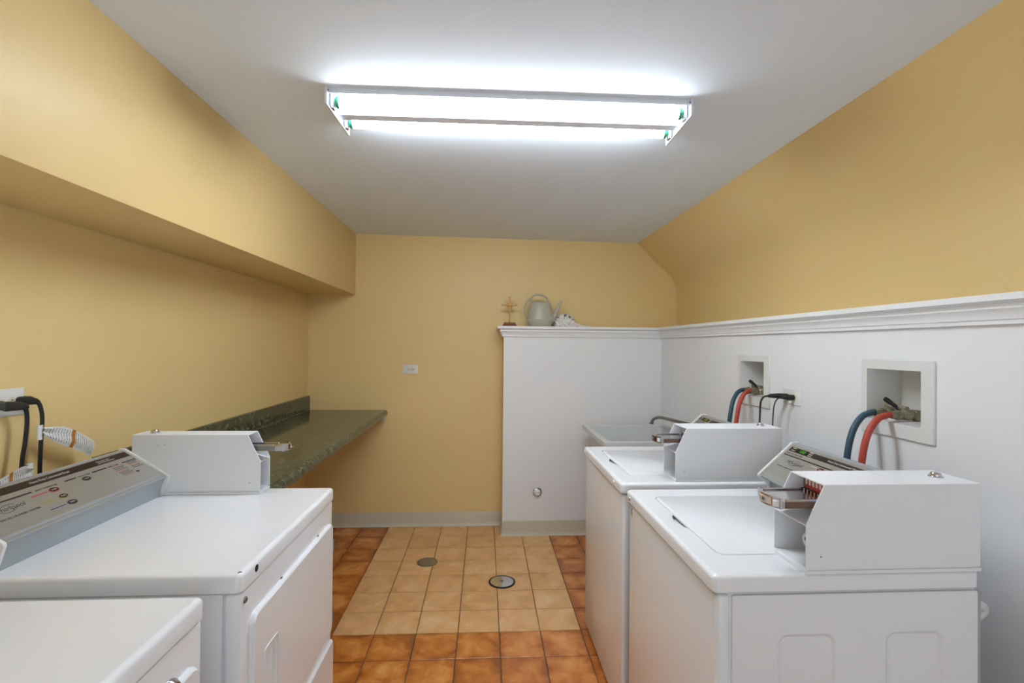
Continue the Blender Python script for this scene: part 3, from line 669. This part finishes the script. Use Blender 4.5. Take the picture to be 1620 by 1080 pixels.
# ------------------------------------------------------------------ recessed washer outlet boxes, valves and hoses
for yb0, lb, where in ((BOXES[0], 'larger near recessed white hose box on the right wall', 'near'), (BOXES[1], 'smaller far recessed white hose box on the right wall', 'far')):
    t = thing('hose_box', lb, 'hose box', (XR, yb0+.143, 1.14), 'recessed hose boxes')
    y0, y1, z0, z1 = yb0, yb0+.286, 1.14, 1.398; a0, a1, c0, c1 = yb0+.043, yb0+.258, 1.188, 1.364
    Tm = lambda u, v, w: (XR-w, u, v)
    b = B(); b.relief([(rr(y0, y1, z0, z1, .004, 2), .0003), (rr(y0, y1, z0, z1, .004, 2), .006), (rr(y0+.003, y1-.003, z0+.003, z1-.003, .003, 2), .0085)],
                      [[(rr(a0, a1, c0, c1, .003, 2), .0085), (rr(a0+.004, a1-.004, c0+.003, c1-.003, .003, 2), -.03), (rr(a0+.006, a1-.006, c0+.004, c1-.004, .003, 2), -.115)]], Tm)
    finish('box_frame', b, plastic, t)
    zv = 1.212
    for yv, nm in ((yb0+.226, 'blue'), (yb0+.160, 'red')):
        b = B(); b.cyl((XR-.006, yv, zv), (XR+.012, yv, zv), .0125, 8, .0135); b.cyl((XR+.012, yv, zv), (XR+.024, yv, zv), .016, 8)
        b.cyl((XR+.024, yv, zv), (XR+.05, yv, zv), .0115, 14); b.lathe([(.012, 0), (.019, .010), (.019, .022), (.012, .034)], (XR+.034, yv, zv), (1, 0, 0), 14)
        b.cyl((XR+.066, yv, zv), (XR+.078, yv, zv), .015, 6); b.box(XR+.072, XR+.092, yv-.014, yv+.014, zv-.019, zv+.017, .003, 2)
        b.cyl((XR+.082, yv, zv-.018), (XR+.082, yv, c0+.004), .010, 12)
        finish('valve', b, brass, t)
    b = B(); b.cyl((XR+.045, yb0+.15, zv+.022), (XR+.045, yb0+.236, zv+.022), .0075, 10); b.cyl((XR+.045, yb0+.16, zv+.01), (XR+.045, yb0+.16, zv+.026), .009, 10); b.cyl((XR+.045, yb0+.226, zv+.01), (XR+.045, yb0+.226, zv+.026), .009, 10)
    finish('lever_bar', b, brass, t)
    b = B(); b.tube([(XR+.043, yb0+.182, zv+.016), (XR+.034, yb0+.188, zv+.028), (XR+.016, yb0+.198, zv+.045), (XR+.009, yb0+.203, zv+.052)], .006, 10, radii=[.0045, .006, .0085, .0065]); finish('shutoff_lever', b, black, t)
    b = B(); b.lathe([(.034, 0), (.034, .004), (.028, .006), (.0, .006)], (XR+.05, yb0+.185, c0+.0035), (0, 0, 1), 20); finish('drain_cap', b, plastic, t)
    for yv, mt, nm in ((yb0+.226, hose_b, 'blue'), (yb0+.160, hose_r, 'red')):
        ye = yv-(.010 if where == 'near' else .058)
        path = smooth_path([(XR-.0065, yv, zv), (XR-.02, yv, zv-.001), (XR-.055, yv+(ye-yv)*.4, zv-.014), (XR-.088, yv+(ye-yv)*.75, zv-.055), (XR-.108, ye, zv-.115), (XR-.117, ye, zv-.19), (XR-.120, ye, zv-.28), (XR-.13, ye, zv-.42), (XR-.15, ye, zv-.47), (XR-.19, ye, zv-.48)], 8)
        o = finish('water_hose', B().tube(path, .0105, 14, ref=(0, 1, 0)), mt)
        tagit(o, '%s rubber water hose curving out of the %s wall box' % (nm, where), 'hose', 'washer supply hoses')

# ------------------------------------------------------------------ utility sink with faucet
tx0, tx1, ty0, ty1, tz = .728, 1.345, 2.88, 3.545, .862
t = thing('laundry_sink', 'white plastic laundry sink with a chrome swing faucet in the corner', 'sink', ((tx0+tx1)/2, (ty0+ty1)/2, 0))
b = B()
R_ = lambda i, r, dx=0.: rr(tx0+i, tx1-i, ty0+i, ty1-i, r, 5)
b.loft([[(x, y, z) for x, y in p] for p, z in ((R_(.085, .05), .50), (R_(.03, .05), .822), (R_(.018, .04), .826), (R_(0, .012), .828), (R_(0, .012), tz-.003), (R_(.003, .012), tz), (R_(.034, .03), tz), (R_(.040, .03), tz-.006), (R_(.055, .05), .70), (R_(.105, .05), .53), (R_(.16, .04), .52))], True, True)
tb_ = finish('tub', b, tub_m, t)
b = B(); b.box(tx1-.055, tx1-.004, ty0+.1, ty1-.06, tz, tz+.022, .006, 2); finish('faucet_deck', b, tub_m, t)
for x in (tx0+.09, tx1-.09):
    for y in (ty0+.09, ty1-.09):
        b = B(); b.tube([(x, y, .002), (x, y, .56)], .014, 10); finish('leg', b, steel, t)
b = B(); b.lathe([(.022, 0), (.022, .012), (.015, .02), (.012, .06), (.0, .062)], (1.318, 3.0, tz+.02)); fa = finish('faucet_body', b, steel, t)
b = B(); b.tube(smooth_path([(1.318, 3.0, .925), (1.30, 3.02, .945), (1.27, 3.06, .951), (1.215, 3.20, .957), (1.195, 3.26, .955), (1.178, 3.295, .943), (1.168, 3.312, .925), (1.165, 3.318, .910)]), .0105, 12); b.cyl((1.165, 3.318, .914), (1.1645, 3.319, .902), .0145, 14); finish('faucet_spout', b, steel, t)
for y in (2.945, 3.055):
    b = B(); b.lathe([(.018, 0), (.016, .02), (.022, .03), (.02, .045), (0, .047)], (1.318, y, tz+.02), n=10); finish('faucet_handle', b, chrome, t)
b = B(); b.cyl((1.26, 3.40, tz), (1.26, 3.40, tz+.018), .013, 12); b.box(1.235, 1.285, 3.395, 3.405, tz+.006, tz+.014, .002, 1); finish('rim_clip', b, plastic, t)

# ------------------------------------------------------------------ floor drains, cleanout, cover plates
def floor_cover(label, x, y, r, mt, polished):
    t = thing('floor_drain_cover', label, 'drain cover', (x, y, .0015), 'round floor covers')
    b = B(); b.lathe([(r, 0), (r*1.0, .004), (r*.9, .0055), (r*.86, .003), (r*.86, .0)], (x, y, .0016), n=36); finish('ring', b, dark if polished else steel, t)
    b = B(); b.lathe([(r*.86, .001), (r*.86, .005), (r*.8, .0068), (r*.3, .0082 if polished else .006), (0, .0085 if polished else .006)], (x, y, .0016), n=36); finish('cover', b, mt, t)
    b = B(); b.lathe([(.009, 0), (.007, .003), (0, .0032)], (x, y, .0098 if polished else .0076), n=12); finish('screw', b, steel, t)
floor_cover('small dull steel floor drain cover, farther from the camera', -.356, 3.262, .067, steel, False)
floor_cover('larger polished chrome floor drain cover in the tan tiles', .126, 2.972, .081, chrome, True)
t = thing('pipe_cleanout', 'round chrome pipe cleanout plug low on the white half wall', 'cleanout', (.418, YP, .327))
b = B(); b.lathe([(.036, 0), (.036, .004), (.032, .008), (.026, .009), (.024, .003), (.0, .003)], (.418, YP-.0005, .327), (0, -1, 0), 28); finish('ring', b, chrome, t)
b = B(); b.lathe([(.025, .0), (.025, .012), (.022, .014), (0, .014)], (.418, YP-.0005, .327), (0, -1, 0), 28); finish('plug', b, plastic, t)
b = B(); b.box(.404, .432, YP-.034, YP-.012, .312, .342, .002, 1); finish('square_nut', b, plastic, t)
b = B(); b.box(.788, .900, YP-.0035, YP-.0003, 1.345, 1.412, .0015, 1)
tagit(finish('blank_plate', b, white_w), 'blank white cover plate painted over high on the half wall', 'cover plate')
b = B(); b.relief([(rr(3.452, 3.662, .94, 1.222, .004, 2), .0003), (rr(3.452, 3.662, .94, 1.222, .004, 2), .003), (rr(3.455, 3.659, .943, 1.219, .003, 2), .0045)], [], lambda u, v, w: (XR-w, u, v))
tagit(finish('access_panel', b, white_w), 'white painted access panel on the right wall above the sink', 'access panel')

# ------------------------------------------------------------------ things on the ledge
ZL = 1.579
t = thing('cross_ornament', 'gold standing cross with sunburst on a wooden base', 'cross', (.2, 3.77, ZL))
b = B(); b.box(.147, .255, 3.735, 3.805, ZL+.0005, ZL+.014, .002, 1); bs = finish('base', b, wood, t)
b = B(); b.box(.156, .246, 3.742, 3.798, ZL+.014, ZL+.031, .002, 1); finish('upper_base', b, wood, t)
b = B(); b.box(.1962, .2068, 3.764, 3.774, ZL+.031, ZL+.231, .001, 1); finish('upright', b, gold, t)
b = B(); b.box(.138, .262, 3.766, 3.774, ZL+.1615, ZL+.1725, .001, 1); finish('crossbar', b, gold, t)
b = B(); b.lathe([(.0, 0), (.024, 0), (.024, .002), (0, .003)], (.2015, 3.777, ZL+.169), (0, -1, 0), 20); sbm = finish('sunburst_disc', b, gold, t)
for k in range(12):
    a = math.radians(15+30*k); r1 = .043 if k % 3 == 1 else .034
    if k % 3 == 1: a = math.radians(45+90*(k//3))
    b = B(); b.cyl((.2015+.02*math.cos(a), 3.776, ZL+.169+.02*math.sin(a)), (.2015+r1*math.cos(a), 3.776, ZL+.169+r1*math.sin(a)), .0016, 6, .0006); finish('ray', b, gold, t)
t = thing('watering_can', 'grey-green plastic watering can standing on the white ledge', 'watering can', (.44, 3.765, ZL))
b = B(); prw = [(.0, .001), (.078, .001), (.084, .006), (.104, .050), (.106, .060), (.103, .068), (.093, .13), (.082, .172), (.074, .187), (.066, .192), (.058, .192), (.054, .186), (.07, .165), (.07, .1), (0, .095)]
b.lathe(prw, (.44, 3.765, ZL), (0, 0, 1), 36, 1., .72); finish('can_body', b, can_m, t, ang=60)
b = B(); b.tube(smooth_path([(.372, 3.765, ZL+.186), (.366, 3.765, ZL+.214), (.385, 3.765, ZL+.240), (.42, 3.765, ZL+.249), (.455, 3.765, ZL+.243), (.49, 3.765, ZL+.220), (.500, 3.765, ZL+.186)]), .0075, 10, .8, (0, 1, 0)); hd = finish('top_handle', b, can_m, t)
b = B(); b.tube(smooth_path([(.372, 3.765, ZL+.222), (.335, 3.765, ZL+.195), (.314, 3.765, ZL+.150), (.318, 3.765, ZL+.105), (.330, 3.765, ZL+.070), (.345, 3.765, ZL+.048)]), .007, 10, .8, (0, 1, 0)); finish('side_handle', b, can_m, t)
b = B(); b.tube(smooth_path([(.525, 3.765, ZL+.055), (.550, 3.765, ZL+.095), (.575, 3.765, ZL+.150), (.603, 3.765, ZL+.207)]), .01, 12, 1., (0, 1, 0), [.026-.0185*min(1, k/18) for k in range(19)]); finish('spout', b, can_m, t)
t = thing('plastic_bag', 'crumpled printed plastic grocery bag beside the watering can', 'bag', (.64, 3.78, ZL))
def crumple(name, c, rad, mat, amp, seed, sub=4, prints=()):
    bm = bmesh.new(); bmesh.ops.create_icosphere(bm, subdivisions=sub, radius=1)
    for f in bm.faces:
        p = f.calc_center_median()
        for x0, x1, z0, z1, k in prints:
            if p.y < .45 and x0-.02 < p.x < x1+.02 and z0-.02 < p.z-.25*(1-abs(p.x)) < z1: f.material_index = k
    for v in bm.verts:
        p = v.co.copy(); k = 1+amp*noise.noise(p*2.2+Vector((seed, 0, 0)))+amp*.6*abs(noise.noise(p*5+Vector((0, seed, 0))))
        v.co = Vector(c)+Vector((p.x*rad[0], p.y*rad[1], p.z*rad[2]))*k
        v.co.z = max(v.co.z, ZL+.001+.001*noise.noise(p*9))
    o = finish(name, bm, mat, t, ang=70)
    for mt in ((bag_green, redp, ink) if prints else ()): o.data.materials.append(mt)
    return o
bag_green = M('green_bag_print', (40, 88, 66), .45)
PR = [(-.84, -.76, .1, .5, 1), (-.72, -.62, -.1, .2, 1), (-.74, -.60, .36, .5, 1), (-.55, -.50, .3, .62, 2), (-.06, .0, .38, .68, 1), (.05, .16, .6, .68, 1), (.05, .16, .48, .54, 1), (.05, .16, .36, .42, 1), (.34, .40, .36, .62, 1), (.44, .54, .5, .6, 1), (.44, .54, .33, .42, 1), (.66, .88, .22, .30, 2), (.72, .9, .02, .2, 3)]
crumple('printed_bag', (.640, 3.85, ZL+.040), (.084, .05, .070), bag_m, .14, 3.1, 5, PR)
crumple('bag_fold', (.597, 3.805, ZL+.030), (.034, .03, .044), bag_m, .75, 1.2)
crumple('bag_fold', (.642, 3.80, ZL+.026), (.036, .03, .040), bag_m, .75, 5.2)
crumple('bag_fold', (.684, 3.80, ZL+.020), (.036, .03, .032), bag_m, .75, 8.7)
crumple('bag_fold', (.716, 3.80, ZL+.012), (.036, .028, .020), bag_m, .75, 11.7)
crumple('bag_tail', (.765, 3.80, ZL+.009), (.060, .02, .010), bag_m, .4, 6.3)
b = B(); b.box(.583, .655, 3.80, 3.825, ZL+.0006, ZL+.006, .001, 1); finish('wood_scrap', b, wood, t)
